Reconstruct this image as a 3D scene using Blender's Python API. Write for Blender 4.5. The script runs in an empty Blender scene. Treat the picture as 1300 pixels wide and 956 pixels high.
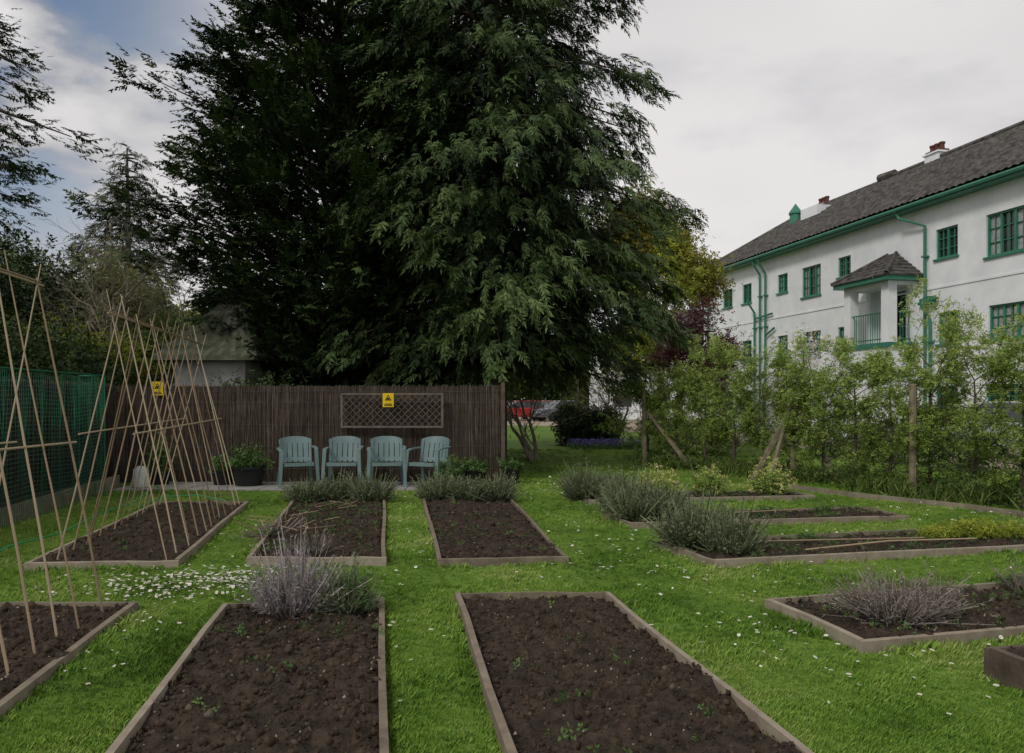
import bpy, math, random
import numpy as np
from mathutils import Vector
rng=np.random.default_rng(11); random.seed(11)
C=bpy.context.scene.collection
# ------------------------------------------------------------------ helpers
def link(o,parent=None):
    C.objects.link(o)
    if parent: o.parent=parent
    return o
def empty(name):
    e=bpy.data.objects.new(name,None); e.empty_display_size=.2; C.objects.link(e); return e
def np_obj(name,v,f,mat,parent=None,tone=None,smooth=False):
    v=np.asarray(v,dtype=np.float32).reshape(-1,3); f=np.asarray(f,dtype=np.int32)
    k=f.shape[1]; m=bpy.data.meshes.new(name)
    m.vertices.add(len(v)); m.vertices.foreach_set("co",v.ravel())
    m.loops.add(f.size); m.loops.foreach_set("vertex_index",f.ravel())
    m.polygons.add(len(f)); m.polygons.foreach_set("loop_start",np.arange(0,f.size,k,dtype=np.int32))
    m.update(calc_edges=True)
    if smooth: m.polygons.foreach_set("use_smooth",np.ones(len(f),dtype=bool))
    if tone is not None:
        a=m.attributes.new("tone",'FLOAT','POINT'); a.data.foreach_set("value",np.asarray(tone,dtype=np.float32))
    if mat: m.materials.append(mat)
    return link(bpy.data.objects.new(name,m),parent)
class MB:
    def __init__(s): s.v=[]; s.f=[]; s.t=[]
    def add(s,vs,fs,tone=.5):
        b=len(s.v); s.v+= [tuple(q) for q in vs]; s.f+=[tuple(b+i for i in q) for q in fs]; s.t+=[tone]*len(vs)
    def hexa(s,c,tone=.5):
        s.add(c,[(3,2,1,0),(4,5,6,7),(0,1,5,4),(1,2,6,5),(2,3,7,6),(3,0,4,7)],tone)
    def box(s,x0,x1,y0,y1,z0,z1,F=None,tone=.5):
        c=[(x0,y0,z0),(x1,y0,z0),(x1,y1,z0),(x0,y1,z0),(x0,y0,z1),(x1,y0,z1),(x1,y1,z1),(x0,y1,z1)]
        if F: c=[F(*q) for q in c]
        s.hexa(c,tone)
    def tube(s,pts,rad,n=5,tone=.5,cap=False):
        pts=[Vector(p) for p in pts]; b=len(s.v); L=len(pts)
        for i,p in enumerate(pts):
            d=(pts[min(i+1,L-1)]-pts[max(i-1,0)])
            if d.length<1e-6: d=Vector((0,0,1))
            d.normalize(); a=Vector((0,0,1)) if abs(d.z)<.9 else Vector((1,0,0))
            x=d.cross(a).normalized(); y=d.cross(x)
            r=rad[i] if hasattr(rad,'__len__') else rad
            for k in range(n):
                an=2*math.pi*k/n; q=p+x*(r*math.cos(an))+y*(r*math.sin(an)); s.v.append(tuple(q)); s.t.append(tone)
        for i in range(L-1):
            for k in range(n):
                k2=(k+1)%n; s.f.append((b+i*n+k,b+i*n+k2,b+(i+1)*n+k2,b+(i+1)*n+k))
        if cap:
            s.f.append(tuple(b+k for k in range(n))); s.f.append(tuple(b+(L-1)*n+k for k in range(n)))
    def plank(s,a,b,w,h,z0,tone=.5):
        a=Vector((a[0],a[1],0)); b=Vector((b[0],b[1],0)); d=(b-a).normalized(); n=Vector((-d.y,d.x,0))*w
        c=[a,b,b+n,a+n]; s.hexa([(q.x,q.y,z0) for q in c]+[(q.x,q.y,z0+h) for q in c],tone)
    def beam(s,a,b,w,t,tone=.5,up=(0,0,1)):
        a=Vector(a); b=Vector(b); d=(b-a).normalized(); u=Vector(up)
        if abs(d.dot(u))>.95: u=Vector((0,1,0))
        x=d.cross(u).normalized()*w/2; y=x.cross(d).normalized()*t/2
        s.hexa([a-x-y,a+x-y,a+x+y,a-x+y,b-x-y,b+x-y,b+x+y,b-x+y],tone)
    def lathe(s,cx,cy,prof,n=20,tone=.5):
        b=len(s.v)
        for r,z in prof:
            for k in range(n):
                an=2*math.pi*k/n; s.v.append((cx+r*math.cos(an),cy+r*math.sin(an),z)); s.t.append(tone)
        for i in range(len(prof)-1):
            for k in range(n):
                k2=(k+1)%n; s.f.append((b+i*n+k,b+i*n+k2,b+(i+1)*n+k2,b+(i+1)*n+k))
    def obj(s,name,mat,parent=None,smooth=False,bevel=0):
        m=bpy.data.meshes.new(name); m.from_pydata([tuple(q) for q in s.v],[],s.f); m.update()
        a=m.attributes.new("tone",'FLOAT','POINT'); a.data.foreach_set("value",np.array(s.t,dtype=np.float32))
        if smooth: m.polygons.foreach_set("use_smooth",np.ones(len(m.polygons),dtype=bool))
        if mat: m.materials.append(mat)
        o=link(bpy.data.objects.new(name,m),parent)
        if bevel:
            md=o.modifiers.new("b",'BEVEL'); md.width=bevel; md.segments=2; md.limit_method='ANGLE'
        return o
def norm(a): return a/np.maximum(np.linalg.norm(a,axis=-1,keepdims=True),1e-9)
def basis(d,up):
    d=norm(d); up=np.broadcast_to(up,d.shape); x=np.cross(d,up)
    bad=np.linalg.norm(x,axis=1)<1e-3; x[bad]=[1,0,0]; x=norm(x); z=np.cross(x,d)
    return np.stack([x,d,z],axis=2)
def scatter(bv,bf,pos,R,sc,tone,bt=None):
    bv=np.asarray(bv,float); bf=np.asarray(bf); N=len(pos); V=len(bv)
    sc=np.asarray(sc,float); 
    if sc.ndim==1: sc=sc[:,None]
    loc=bv[None]*sc[:,None,:]
    v=np.einsum('nij,nvj->nvi',R,loc)+pos[:,None,:]
    f=bf[None]+(np.arange(N)*V)[:,None,None]
    t=np.repeat(np.asarray(tone,float)[:,None],V,1)
    if bt is not None: t=t+np.asarray(bt)[None]
    return v.reshape(-1,3),f.reshape(-1,bf.shape[1]),t.ravel()
def vnoise(x,y,seed=0):
    xi=np.floor(x).astype(np.int64); yi=np.floor(y).astype(np.int64); xf=x-xi; yf=y-yi
    def h(a,b):
        n=(a*374761393+b*668265263+seed*982451653)&0xffffffff; n=((n^(n>>13))*1274126177)&0xffffffff
        return ((n^(n>>16))&0xffff)/65535.
    u=xf*xf*(3-2*xf); v=yf*yf*(3-2*yf)
    return (h(xi,yi)*(1-u)+h(xi+1,yi)*u)*(1-v)+(h(xi,yi+1)*(1-u)+h(xi+1,yi+1)*u)*v
def fbm(x,y,o=4,seed=0):
    r=0;a=.5
    for i in range(o): r=r+a*vnoise(x*2**i,y*2**i,seed+i); a*=.5
    return r
# ------------------------------------------------------------------ materials
def mk(name):
    m=bpy.data.materials.new(name); m.use_nodes=True; nt=m.node_tree; b=nt.nodes["Principled BSDF"]; return m,nt,b
def mat(name,c,rough=.7,c2=None,scale=8,bump=0,bscale=None,metal=0,spec=.3,detail=4,stretch=None,lo=.35,hi=.68):
    m,nt,b=mk(name); N=nt.nodes; L=nt.links
    b.inputs['Roughness'].default_value=rough; b.inputs['Metallic'].default_value=metal
    b.inputs['Specular IOR Level'].default_value=spec
    tc=N.new('ShaderNodeTexCoord'); src=tc.outputs['Object']
    if stretch:
        mp=N.new('ShaderNodeMapping'); mp.inputs['Scale'].default_value=stretch; L.new(src,mp.inputs[0]); src=mp.outputs[0]
    if c2 is None: c2=tuple(q*.75 for q in c)
    n=N.new('ShaderNodeTexNoise'); n.inputs['Scale'].default_value=scale; n.inputs['Detail'].default_value=detail; n.inputs['Roughness'].default_value=.65
    L.new(src,n.inputs['Vector']); r=N.new('ShaderNodeValToRGB')
    r.color_ramp.elements[0].position=lo; r.color_ramp.elements[1].position=hi
    r.color_ramp.elements[0].color=(*c2,1); r.color_ramp.elements[1].color=(*c,1)
    L.new(n.outputs['Fac'],r.inputs[0]); L.new(r.outputs[0],b.inputs['Base Color'])
    if bump:
        n2=N.new('ShaderNodeTexNoise'); n2.inputs['Scale'].default_value=bscale or scale*4; n2.inputs['Detail'].default_value=3
        L.new(src,n2.inputs['Vector']); bp=N.new('ShaderNodeBump'); bp.inputs['Strength'].default_value=bump; bp.inputs['Distance'].default_value=.02
        L.new(n2.outputs['Fac'],bp.inputs['Height']); L.new(bp.outputs[0],b.inputs['Normal'])
    return m
def tmat(name,cols,trans=.25,rough=.55,noise=0,spec=.2,stretch=None,namp=.7):
    m,nt,b=mk(name); N=nt.nodes; L=nt.links
    a=N.new('ShaderNodeAttribute'); a.attribute_name="tone"; r=N.new('ShaderNodeValToRGB')
    els=r.color_ramp.elements; n=len(cols)
    while len(els)<n: els.new(.5)
    for i,c in enumerate(cols): els[i].position=i/(n-1); els[i].color=(*c,1)
    src=a.outputs['Fac']
    if noise:
        tc=N.new('ShaderNodeTexCoord'); nn=N.new('ShaderNodeTexNoise'); nn.inputs['Scale'].default_value=noise; nn.inputs['Detail'].default_value=5; nn.inputs['Roughness'].default_value=.65
        L.new(tc.outputs['Object'],nn.inputs['Vector']); ma=N.new('ShaderNodeMath'); ma.operation='MULTIPLY_ADD'
        L.new(nn.outputs['Fac'],ma.inputs[0]); ma.inputs[1].default_value=namp; L.new(a.outputs['Fac'],ma.inputs[2])
        sb=N.new('ShaderNodeMath'); sb.operation='SUBTRACT'; L.new(ma.outputs[0],sb.inputs[0]); sb.inputs[1].default_value=namp/2; src=sb.outputs[0]
    L.new(src,r.inputs[0]); L.new(r.outputs[0],b.inputs['Base Color']); b.inputs['Roughness'].default_value=rough
    b.inputs['Specular IOR Level'].default_value=spec
    if trans:
        t=N.new('ShaderNodeBsdfTranslucent'); L.new(r.outputs[0],t.inputs['Color']); mx=N.new('ShaderNodeMixShader'); mx.inputs[0].default_value=trans
        out=N["Material Output"]; L.new(b.outputs[0],mx.inputs[1]); L.new(t.outputs[0],mx.inputs[2]); L.new(mx.outputs[0],out.inputs['Surface'])
    return m
M_white=mat("white_render",(.80,.82,.84),.8,(.68,.71,.74),1.2,.15,30)
M_shadew=mat("shaded_white_render",(.42,.42,.40),.85,(.27,.27,.26),2,.15,30)  # white outbuilding wall with its shade put into the colour as grey
M_green=mat("green_paint",(.05,.21,.14),.4,(.035,.16,.10),6)
M_glass=mat("window_glass",(.03,.035,.04),.06,(.015,.018,.02),2,spec=.8)
M_curtain=mat("net_curtain",(.45,.47,.47),.8,(.2,.22,.22),14)
M_roof=mat("roof_tile",(.15,.14,.125),.85,(.035,.032,.032),3.5,.5,30,detail=8,lo=.38,hi=.70)
M_roofm=mat("mossy_roof_tile",(.20,.20,.15),.85,(.07,.09,.05),4,.5,30)
M_brick=mat("red_chimney_pot",(.13,.05,.04),.8)
M_wood=tmat("weathered_plank",[(.09,.072,.052),(.22,.185,.14),(.37,.325,.255)],0,.8,noise=7,namp=1.1)
M_woodd=mat("dark_timber",(.13,.10,.075),.75,(.06,.045,.035),5,.3,30)
M_post=mat("post_timber",(.25,.22,.14),.8,(.13,.11,.07),6,.3,30)
M_trel=mat("trellis_timber",(.17,.145,.115),.8,(.10,.08,.065),6,.3,30)
M_bark=mat("bark",(.13,.105,.08),.9,(.05,.04,.032),8,.5,30)
M_twig=mat("pale_twig_bark",(.30,.26,.21),.9,(.15,.125,.10),8)
M_slab=mat("paving_stone",(.34,.33,.31),.85,(.22,.21,.20),6,.3,60)
M_gravel=mat("gravel",(.38,.32,.24),.9,(.22,.18,.13),30,.6,90)
M_chair=mat("teal_plastic",(.165,.245,.245),.5,(.125,.19,.195),3)
M_black=mat("black_plastic",(.015,.016,.017),.5)
M_whitep=mat("white_plastic",(.55,.57,.54),.5)
M_yellow=mat("yellow_sign_face",(.75,.52,.01),.5,(.65,.45,.01),5)
M_hose=mat("green_hose_plastic",(.03,.28,.10),.45)
M_cane=tmat("bamboo",[(.17,.12,.08),(.34,.26,.17),(.48,.40,.29)],0,.5)
M_reed=tmat("reed",[(.022,.017,.013),(.078,.061,.046),(.165,.135,.108)],0,.85,noise=3.0,namp=.8)
M_reedd=tmat("dark_reed",[(.015,.013,.011),(.045,.038,.031),(.095,.082,.068)],0,.85,noise=3.0,namp=.8)
M_soilc=tmat("soil_clod",[(.020,.013,.009),(.044,.031,.021),(.075,.056,.038),(.30,.26,.21)],0,.95)
M_net=mat("green_netting",(.02,.15,.075),.6)
M_wire=mat("wire",(.12,.12,.12),.5,metal=.6)
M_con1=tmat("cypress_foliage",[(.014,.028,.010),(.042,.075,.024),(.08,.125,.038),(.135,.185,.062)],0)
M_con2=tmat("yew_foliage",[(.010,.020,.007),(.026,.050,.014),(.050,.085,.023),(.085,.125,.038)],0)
M_spruce=tmat("grey_conifer_foliage",[(.04,.045,.032),(.095,.105,.075),(.16,.17,.125)],0)
M_dark=tmat("ivy_foliage",[(.014,.028,.010),(.038,.068,.020),(.09,.13,.04)],0,.45)
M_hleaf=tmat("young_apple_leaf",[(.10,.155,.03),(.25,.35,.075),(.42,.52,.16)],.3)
M_shrub=tmat("shrub_leaf",[(.03,.06,.015),(.09,.14,.03),(.17,.23,.06)],.2)
M_mut=tmat("muted_spring_leaf",[(.06,.07,.025),(.15,.16,.055),(.26,.27,.10)],.2)
M_gold=tmat("golden_leaf",[(.09,.085,.018),(.25,.23,.035),(.44,.40,.07)],.3)
M_ygreen=tmat("yellow_green_leaf",[(.13,.17,.02),(.28,.33,.04),(.48,.50,.08)],.25)
M_purple=tmat("copper_leaf",[(.06,.022,.026),(.14,.05,.058),(.24,.10,.11)],.25)
M_pot=tmat("pot_plant_leaf",[(.03,.065,.02),(.07,.14,.035),(.14,.23,.06)],.15)
M_lav=tmat("lavender_foliage",[(.06,.078,.042),(.14,.17,.09),(.25,.28,.17)],0,.85)
M_lavd=tmat("dry_lavender",[(.11,.09,.085),(.26,.23,.225),(.42,.38,.39)],0,.9)
M_lavb=tmat("dry_brown_stems",[(.08,.065,.055),(.20,.17,.145),(.34,.30,.27)],0,.9)
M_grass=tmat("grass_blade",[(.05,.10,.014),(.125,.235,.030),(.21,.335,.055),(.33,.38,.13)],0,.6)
M_daisy=tmat("daisy_petal",[(.8,.8,.8),(.8,.8,.8),(.7,.5,.02)],0)
M_petal=tmat("primrose_petal",[(.55,.5,.12),(.7,.64,.25),(.75,.6,.45)],.2)
M_blue=tmat("bluebell_petal",[(.08,.08,.24),(.15,.13,.40),(.24,.21,.5)],.2)

def ground_mat():
    m,nt,b=mk("lawn"); N=nt.nodes; L=nt.links; tc=N.new('ShaderNodeTexCoord')
    a=N.new('ShaderNodeTexNoise'); a.inputs['Scale'].default_value=1.1; a.inputs['Detail'].default_value=5; a.inputs['Roughness'].default_value=.7
    c=N.new('ShaderNodeTexNoise'); c.inputs['Scale'].default_value=55; c.inputs['Detail'].default_value=3
    L.new(tc.outputs['Object'],a.inputs[0]); L.new(tc.outputs['Object'],c.inputs[0])
    r=N.new('ShaderNodeValToRGB'); e=r.color_ramp.elements; e[0].position=.3; e[1].position=.72
    e[0].color=(.075,.145,.022,1); e[1].color=(.17,.275,.045,1)
    r2=N.new('ShaderNodeValToRGB'); e=r2.color_ramp.elements; e[0].position=.35; e[1].position=.65; e[0].color=(.5,.5,.45,1); e[1].color=(1.05,1.05,1.05,1)
    mx=N.new('ShaderNodeMix'); mx.data_type='RGBA'; mx.blend_type='MULTIPLY'; mx.inputs[0].default_value=1
    L.new(a.outputs[0],r.inputs[0]); L.new(c.outputs[0],r2.inputs[0]); L.new(r.outputs[0],mx.inputs[6]); L.new(r2.outputs[0],mx.inputs[7])
    L.new(mx.outputs[2],b.inputs['Base Color']); b.inputs['Roughness'].default_value=.9; b.inputs['Specular IOR Level'].default_value=.1
    return m
M_lawn=ground_mat()
M_soil=mat("soil",(.062,.044,.030),.95,(.017,.012,.008),12,1,55,detail=6)

# ------------------------------------------------------------------ base leaf shapes
def diamond(base,tip,w,n=(0,0,1),lift=0):
    base=np.array(base,float); tip=np.array(tip,float); d=tip-base; s=np.cross(d,n); s=s/np.linalg.norm(s)*w/2
    mid=base+d*.45+np.array([0,0,lift]); return [base,mid+s,tip,mid-s]
def make_frond(pairs=10,droop=.25,w=.055,wid=.42,seed=1):
    r=random.Random(seed); v=[];f=[]
    def ad(q): b=len(v); v.extend(q); f.append([b,b+1,b+2,b+3])
    for i in range(pairs):
        for sgn in (-1,1):
            y=.04+.85*(i+r.uniform(0,.9))/pairs; l=wid*(1-.7*y)*r.uniform(.6,1.35); z=-droop*y*y
            ad(diamond((0,y,z),(sgn*l*r.uniform(.45,.85),y+l*r.uniform(.5,1),z-l*r.uniform(-.1,.6)),w*(1.2-y*.4),(r.uniform(-.4,.4),0,1)))
    ad(diamond((0,.75,-droop*.64),(.04,1.1,-droop*1.3),w))
    ad(diamond((0,0,0),(0,.85,-droop*.7),w*.6))
    return np.array(v),np.array(f)
FR1=[make_frond(8,.4,.085,.42,s) for s in (1,2,3)]
FR2=[make_frond(7,-.02,.11,.36,s) for s in (4,5,6)]
def make_cluster(n=6,w=.5,seed=1):
    r=random.Random(seed); v=[];f=[]
    for i in range(n):
        a=2*math.pi*i/n+r.uniform(-.4,.4); e=r.uniform(-.2,.9); c=np.array([r.uniform(-.3,.3) for _ in range(3)])
        d=np.array([math.cos(a)*math.cos(e),math.sin(a)*math.cos(e),math.sin(e)]); b=len(v)
        v.extend(diamond(c+d*.1,c+d*r.uniform(.7,1.1),w,(-math.sin(a)*.3,math.cos(a)*.2,1))); f.append([b,b+1,b+2,b+3])
    return np.array(v),np.array(f)
CL=make_cluster(6,.5)
def rand_dirs(n,zb=0):
    d=rng.normal(size=(n,3)); d[:,2]+=zb; return norm(d)
def foliage(name,pos,size,m,parent=None,base=CL,tone=None,dirs=None):
    pos=np.asarray(pos,float); n=len(pos)
    if dirs is None: dirs=rand_dirs(n)
    if tone is None: tone=np.clip(rng.normal(.5,.22,n),0,1)
    R=basis(dirs,np.array([0,0,1.])+rng.normal(size=(n,3))*.5)
    sc=size*rng.uniform(.7,1.35,n)
    v,f,t=scatter(base[0],base[1],pos,R,sc,tone); return np_obj(name,v,f,m,parent,t)

# ------------------------------------------------------------------ ground
mb=MB(); mb.add([(-400,-60,0),(400,-60,0),(400,600,0),(-400,600,0)],[(0,1,2,3)]); mb.obj("lawn_ground",M_lawn)
GE=[(11.8,2),(11.6,9),(11.0,14),(10.0,20),(8.4,28),(6.4,36),(2.5,46)]
mb=MB()
gp=GE+[(-14,54),(-14,85),(40,85),(40,60),(10.9,45.2),(15.4,24),(20.3,2)]
mb.add([(x,y,.004) for x,y in gp],[tuple(range(len(gp)))]); mb.obj("gravel_driveway",M_gravel)

# ------------------------------------------------------------------ raised beds
BEDS={ # FL FR BR BL
 'b1':[(-.67,7.15),(.517,7.25),(-.035,11.84),(-1.34,11.84)],
 'b2':[(-2.41,7.21),(-1.137,7.18),(-1.887,11.84),(-3.235,11.84)],
 'b3':[(.18,1.95),(1.45,1.95),(.72,5.96),(-.43,5.93)],
 'b4':[(-1.45,1.9),(-.28,1.9),(-.93,5.80),(-2.036,5.62)],
 'b5':[(-4.285,6.98),(-2.97,7.08),(-3.73,11.3),(-5.03,11.3)],
 'b6':[(-3.40,1.9),(-2.15,1.9),(-2.67,5.69),(-3.9,5.66)],
 'r1':[(2.073,4.705),(6.24,5.76),(5.85,6.76),(1.82,5.73)],
 'r2':[(1.81,7.08),(6.3,8.09),(6.0,9.15),(1.47,8.05)],
 'r3':[(1.37,9.24),(4.92,9.84),(4.75,10.75),(1.15,10.1)],
 'r4':[(1.105,11.39),(4.55,11.93),(4.3,12.8),(.82,12.2)],
 'r5':[(2.78,3.3),(5.9,3.9),(5.7,5.0),(2.55,4.30)],
}
HB={'r5':.17}; H0=.072
def clod_base(s):
    r=np.random.default_rng(s); v=np.array([[1,0,0],[-1,0,0],[0,1,0],[0,-1,0],[0,0,1],[0,0,-1]],float); v+=r.uniform(-.35,.35,v.shape)
    f=np.array([[0,2,4],[2,1,4],[1,3,4],[3,0,4],[2,0,5],[1,2,5],[3,1,5],[0,3,5]]); return v,f
def soil_h(x,y,h):
    rid=1-np.abs(2*vnoise(x*7,y*7,13)-1)
    return h-.035+.06*fbm(x*2.2,y*2.2,3,5)+.065*fbm(x*8,y*8,3,9)-.054+.055*(vnoise(x*19,y*19,3)-.5)+.025*rid*vnoise(x*3,y*3,44)
for key,(FL,FRr,BR,BL) in BEDS.items():
    e=empty("raised_garden_bed"); h=HB.get(key,H0); w=.038
    mb=MB()
    P=[np.array(q,float) for q in (FL,FRr,BR,BL)]
    for i in range(4):
        a,b=P[i],P[(i+1)%4]; d=(b-a)/np.linalg.norm(b-a); n=np.array([-d[1],d[0]])*w
        j=random.uniform(-.009,.009)
        if i%2==0: a2,b2=a,b
        else: a2,b2=a+d*(w+.001),b-d*(w+.001)
        K=7; ph=random.uniform(0,6); am=random.uniform(.004,.012)
        pts=[a2+(b2-a2)*(t/(K-1)) for t in range(K)]
        pts=[p+n/w*(am*math.sin(q*1.1+ph)*(0<q<K-1)) for q,p in enumerate(pts)]
        vs=[]
        for p in pts:
            q=p+n; jj=random.uniform(-.004,.004); vs+=[(p[0],p[1],0),(q[0],q[1],0),(q[0],q[1],h+j+jj),(p[0],p[1],h+j+jj-.003)]
        fs=[(0,1,2,3),(4*K-1,4*K-2,4*K-3,4*K-4)]
        for s in range(K-1):
            b0=s*4
            for k in range(4): fs.append((b0+k,b0+4+k,b0+4+(k+1)%4,b0+(k+1)%4))
        mb.add(vs,fs,random.uniform(.3,.75))
    for i in range(4):
        d=(sum(P)/4-P[i]); d/=np.linalg.norm(d); c=P[i]+d*.085
        mb.box(c[0]-.02,c[0]+.02,c[1]-.02,c[1]+.02,0,h-.012)
    mb.obj("board_frame",M_woodd if key=='r5' else M_wood,e)
    la=np.linalg.norm(P[1]-P[0]); lb=np.linalg.norm(P[3]-P[0]); st=.022 if key in('b3','b4','b6','r1') else .03; na=int(la/st)+1; nb=int(lb/st)+1
    J=[P[i]+(sum(P)/4-P[i])/np.linalg.norm(sum(P)/4-P[i])*.03 for i in range(4)]
    u,v=np.meshgrid(np.linspace(0,1,na),np.linspace(0,1,nb))
    X=(J[0][None,None]*((1-u)*(1-v))[...,None]+J[1]*(u*(1-v))[...,None]+J[2]*(u*v)[...,None]+J[3]*((1-u)*v)[...,None])
    Z=soil_h(X[...,0],X[...,1],h); edge=np.minimum(np.minimum(u,1-u)*la,np.minimum(v,1-v)*lb); Z=Z-np.clip(.12-edge,0,1)*.15; Z=np.maximum(Z,.006)
    V=np.dstack([X,Z]).reshape(-1,3); idx=np.arange(na*nb).reshape(nb,na)
    F=np.stack([idx[:-1,:-1],idx[:-1,1:],idx[1:,1:],idx[1:,:-1]],-1).reshape(-1,4)
    np_obj("soil",V,F,M_soil,e,smooth=False)
    n=int(la*lb*(1000 if key in('b3','b4','b6','r1') else 550))
    uu=rng.uniform(.03,.97,n); vv=rng.uniform(.02,.98,n)
    p=(J[0]*((1-uu)*(1-vv))[:,None]+J[1]*(uu*(1-vv))[:,None]+J[2]*(uu*vv)[:,None]+J[3]*((1-uu)*vv)[:,None])
    pz=soil_h(p[:,0],p[:,1],h); pos=np.column_stack([p,pz+.002]); sc=.004+.022*rng.random(n)**3.5
    tone=np.clip(rng.normal(.35,.16,n),0,.72); tone[rng.random(n)<.035]=1; big=tone>.9; sc[big]=np.minimum(sc[big],.008)
    sc3=sc[:,None]*rng.uniform(.5,1.3,(n,3))
    cb=clod_base(len(key)+na); vv_,ff_,tt_=scatter(cb[0],cb[1],pos,basis(rand_dirs(n),np.array([0,0,1.])),sc3,tone)
    np_obj("soil_clods",vv_,ff_,M_soilc,e,tt_)

def inquad(x,y,Q,m=0):
    r=np.ones(len(x),bool); Q=[np.array(q,float) for q in Q]
    for i in range(4):
        a,b=Q[i],Q[(i+1)%4]; d=(b-a)/np.linalg.norm(b-a); r&=((x-a[0])*(-d[1])+(y-a[1])*d[0])>-m
    return r
def inbeds(x,y,m=0):
    r=np.zeros(len(x),bool)
    for Q in BEDS.values(): r|=inquad(x,y,Q,m)
    return r
# ------------------------------------------------------------------ grass
def tuft(n=7,seed=2):
    r=random.Random(seed); v=[];f=[]
    for i in range(n):
        a=r.uniform(0,6.28); ln=r.uniform(.2,.95); h=r.uniform(.6,1.15); x=r.uniform(-.9,.9); y=r.uniform(-.9,.9); w=.065
        px,py=math.cos(a+1.57)*w,math.sin(a+1.57)*w; b=len(v)
        v+=[(x-px,y-py,-.1),(x+px,y+py,-.1),(x+px*.7+math.cos(a)*ln*.3,y+py*.7+math.sin(a)*ln*.3,h*.6),(x+math.cos(a)*ln,y+math.sin(a)*ln,h)]; f.append([b,b+1,b+2,b+3])
    return np.array(v),np.array(f)
TU=tuft()
def grass(name,N,y0,y1,hh):
    y=y0*(y1/y0)**rng.random(N); x=rng.uniform(-.72,.72,N)*y
    k=~inbeds(x,y,.0); k&=~((x>-7.1)&(x<-1.1)&(y>13.1)&(y<14.5)); k&=x>-.72*y
    k&=~((y>14.3)&(x<-.2)&(y<18)); k&=x>-5.5-(y-5.6)*.162
    gx=np.interp(y,[q[1] for q in GE],[q[0] for q in GE]); k&=x<gx
    bare=fbm(x*1.7,y*1.7,3,91)<.27; k&=~(bare&(rng.random(N)<.6))
    x=x[k];y=y[k];n=len(x)
    a=rng.uniform(0,6.28,n); R=np.zeros((n,3,3)); R[:,0,0]=np.cos(a);R[:,0,1]=-np.sin(a);R[:,1,0]=np.sin(a);R[:,1,1]=np.cos(a);R[:,2,2]=1
    near=inbeds(x,y,.06)
    pt=fbm(x*2.1,y*2.1,4,21); s=hh*(.2+1.6*pt)*(.85+y/30)*np.where(near,1.6,1)*rng.uniform(.6,1.4,n)
    sc=np.column_stack([s*.85,s*.85,s]); tone=np.clip(-.25+1.5*fbm(x*1.1,y*1.1,5,33)+rng.normal(0,.14,n),0,1)
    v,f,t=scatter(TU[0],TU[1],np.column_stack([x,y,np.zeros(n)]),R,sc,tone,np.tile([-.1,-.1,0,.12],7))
    return np_obj(name,v,f,M_grass,None,np.clip(t,0,1))
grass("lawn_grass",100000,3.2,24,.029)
def daisies():
    v=[];f=[];bt=[]
    for i in range(8):
        a=i*math.pi/4; b=len(v); w=.32
        v+=[(0,0,0),(math.cos(a-w)*.8,math.sin(a-w)*.8,.1),(math.cos(a)*1.1,math.sin(a)*1.1,.12),(math.cos(a+w)*.8,math.sin(a+w)*.8,.1)]; f.append([b,b+1,b+2,b+3]); bt+=[0]*4
    b=len(v); v+=[(-.3,-.3,.14),(.3,-.3,.14),(.3,.3,.14),(-.3,.3,.14)]; f.append([b,b+1,b+2,b+3]); bt+=[1]*4
    cs=[(-2.65,6.35,.42,.30,420),(-2.3,6.65,.3,.2,140),(1.4,6.6,.8,1.0,80),(.9,9,.4,1.6,100),(-.9,10,.3,2.4,100),(1.75,4.9,.35,.5,50),(3,8.9,1.2,.3,45),(-2.6,9.3,.35,1.8,90),(.4,13,1.2,.8,130),(2,6.9,1.2,.35,45),(5.5,10.2,1,.8,110),(2.5,4.2,.5,.4,35),(-2.4,5.3,.25,.8,60),(2,17,2,2.4,170),(-.7,5.4,.2,1.2,20)]
    P=np.vstack([np.column_stack([rng.normal(c[0],c[2],c[4]),rng.normal(c[1],c[3],c[4])]) for c in cs])
    k=~inbeds(P[:,0],P[:,1],.02); k&=P[:,0]>-5; P=P[k]; n=len(P); pos=np.column_stack([P,rng.uniform(.03,.05,n)])
    d=rand_dirs(n); d[:,2]*=.3; R=basis(d,np.array([0,0,1.])); s=.0105*rng.uniform(.6,1.3,n)*(1+P[:,1]/30)
    V,F,T=scatter(v,f,pos,R,s,np.zeros(n),bt); np_obj("daisies",V,F,M_daisy,None,T)
daisies()
n=900; y=3.3*(12/3.3)**rng.random(n); x=rng.uniform(-.7,.7,n)*y; k=(~inbeds(x,y,.03))&(fbm(x*1.5,y*1.5,3,61)>.45)&(x>-5.2); x=x[k];y=y[k]
foliage("lawn_clover",np.column_stack([x,y,np.full(len(x),.02)]),.022,M_pot,dirs=rand_dirs(len(x),1.5))

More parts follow.
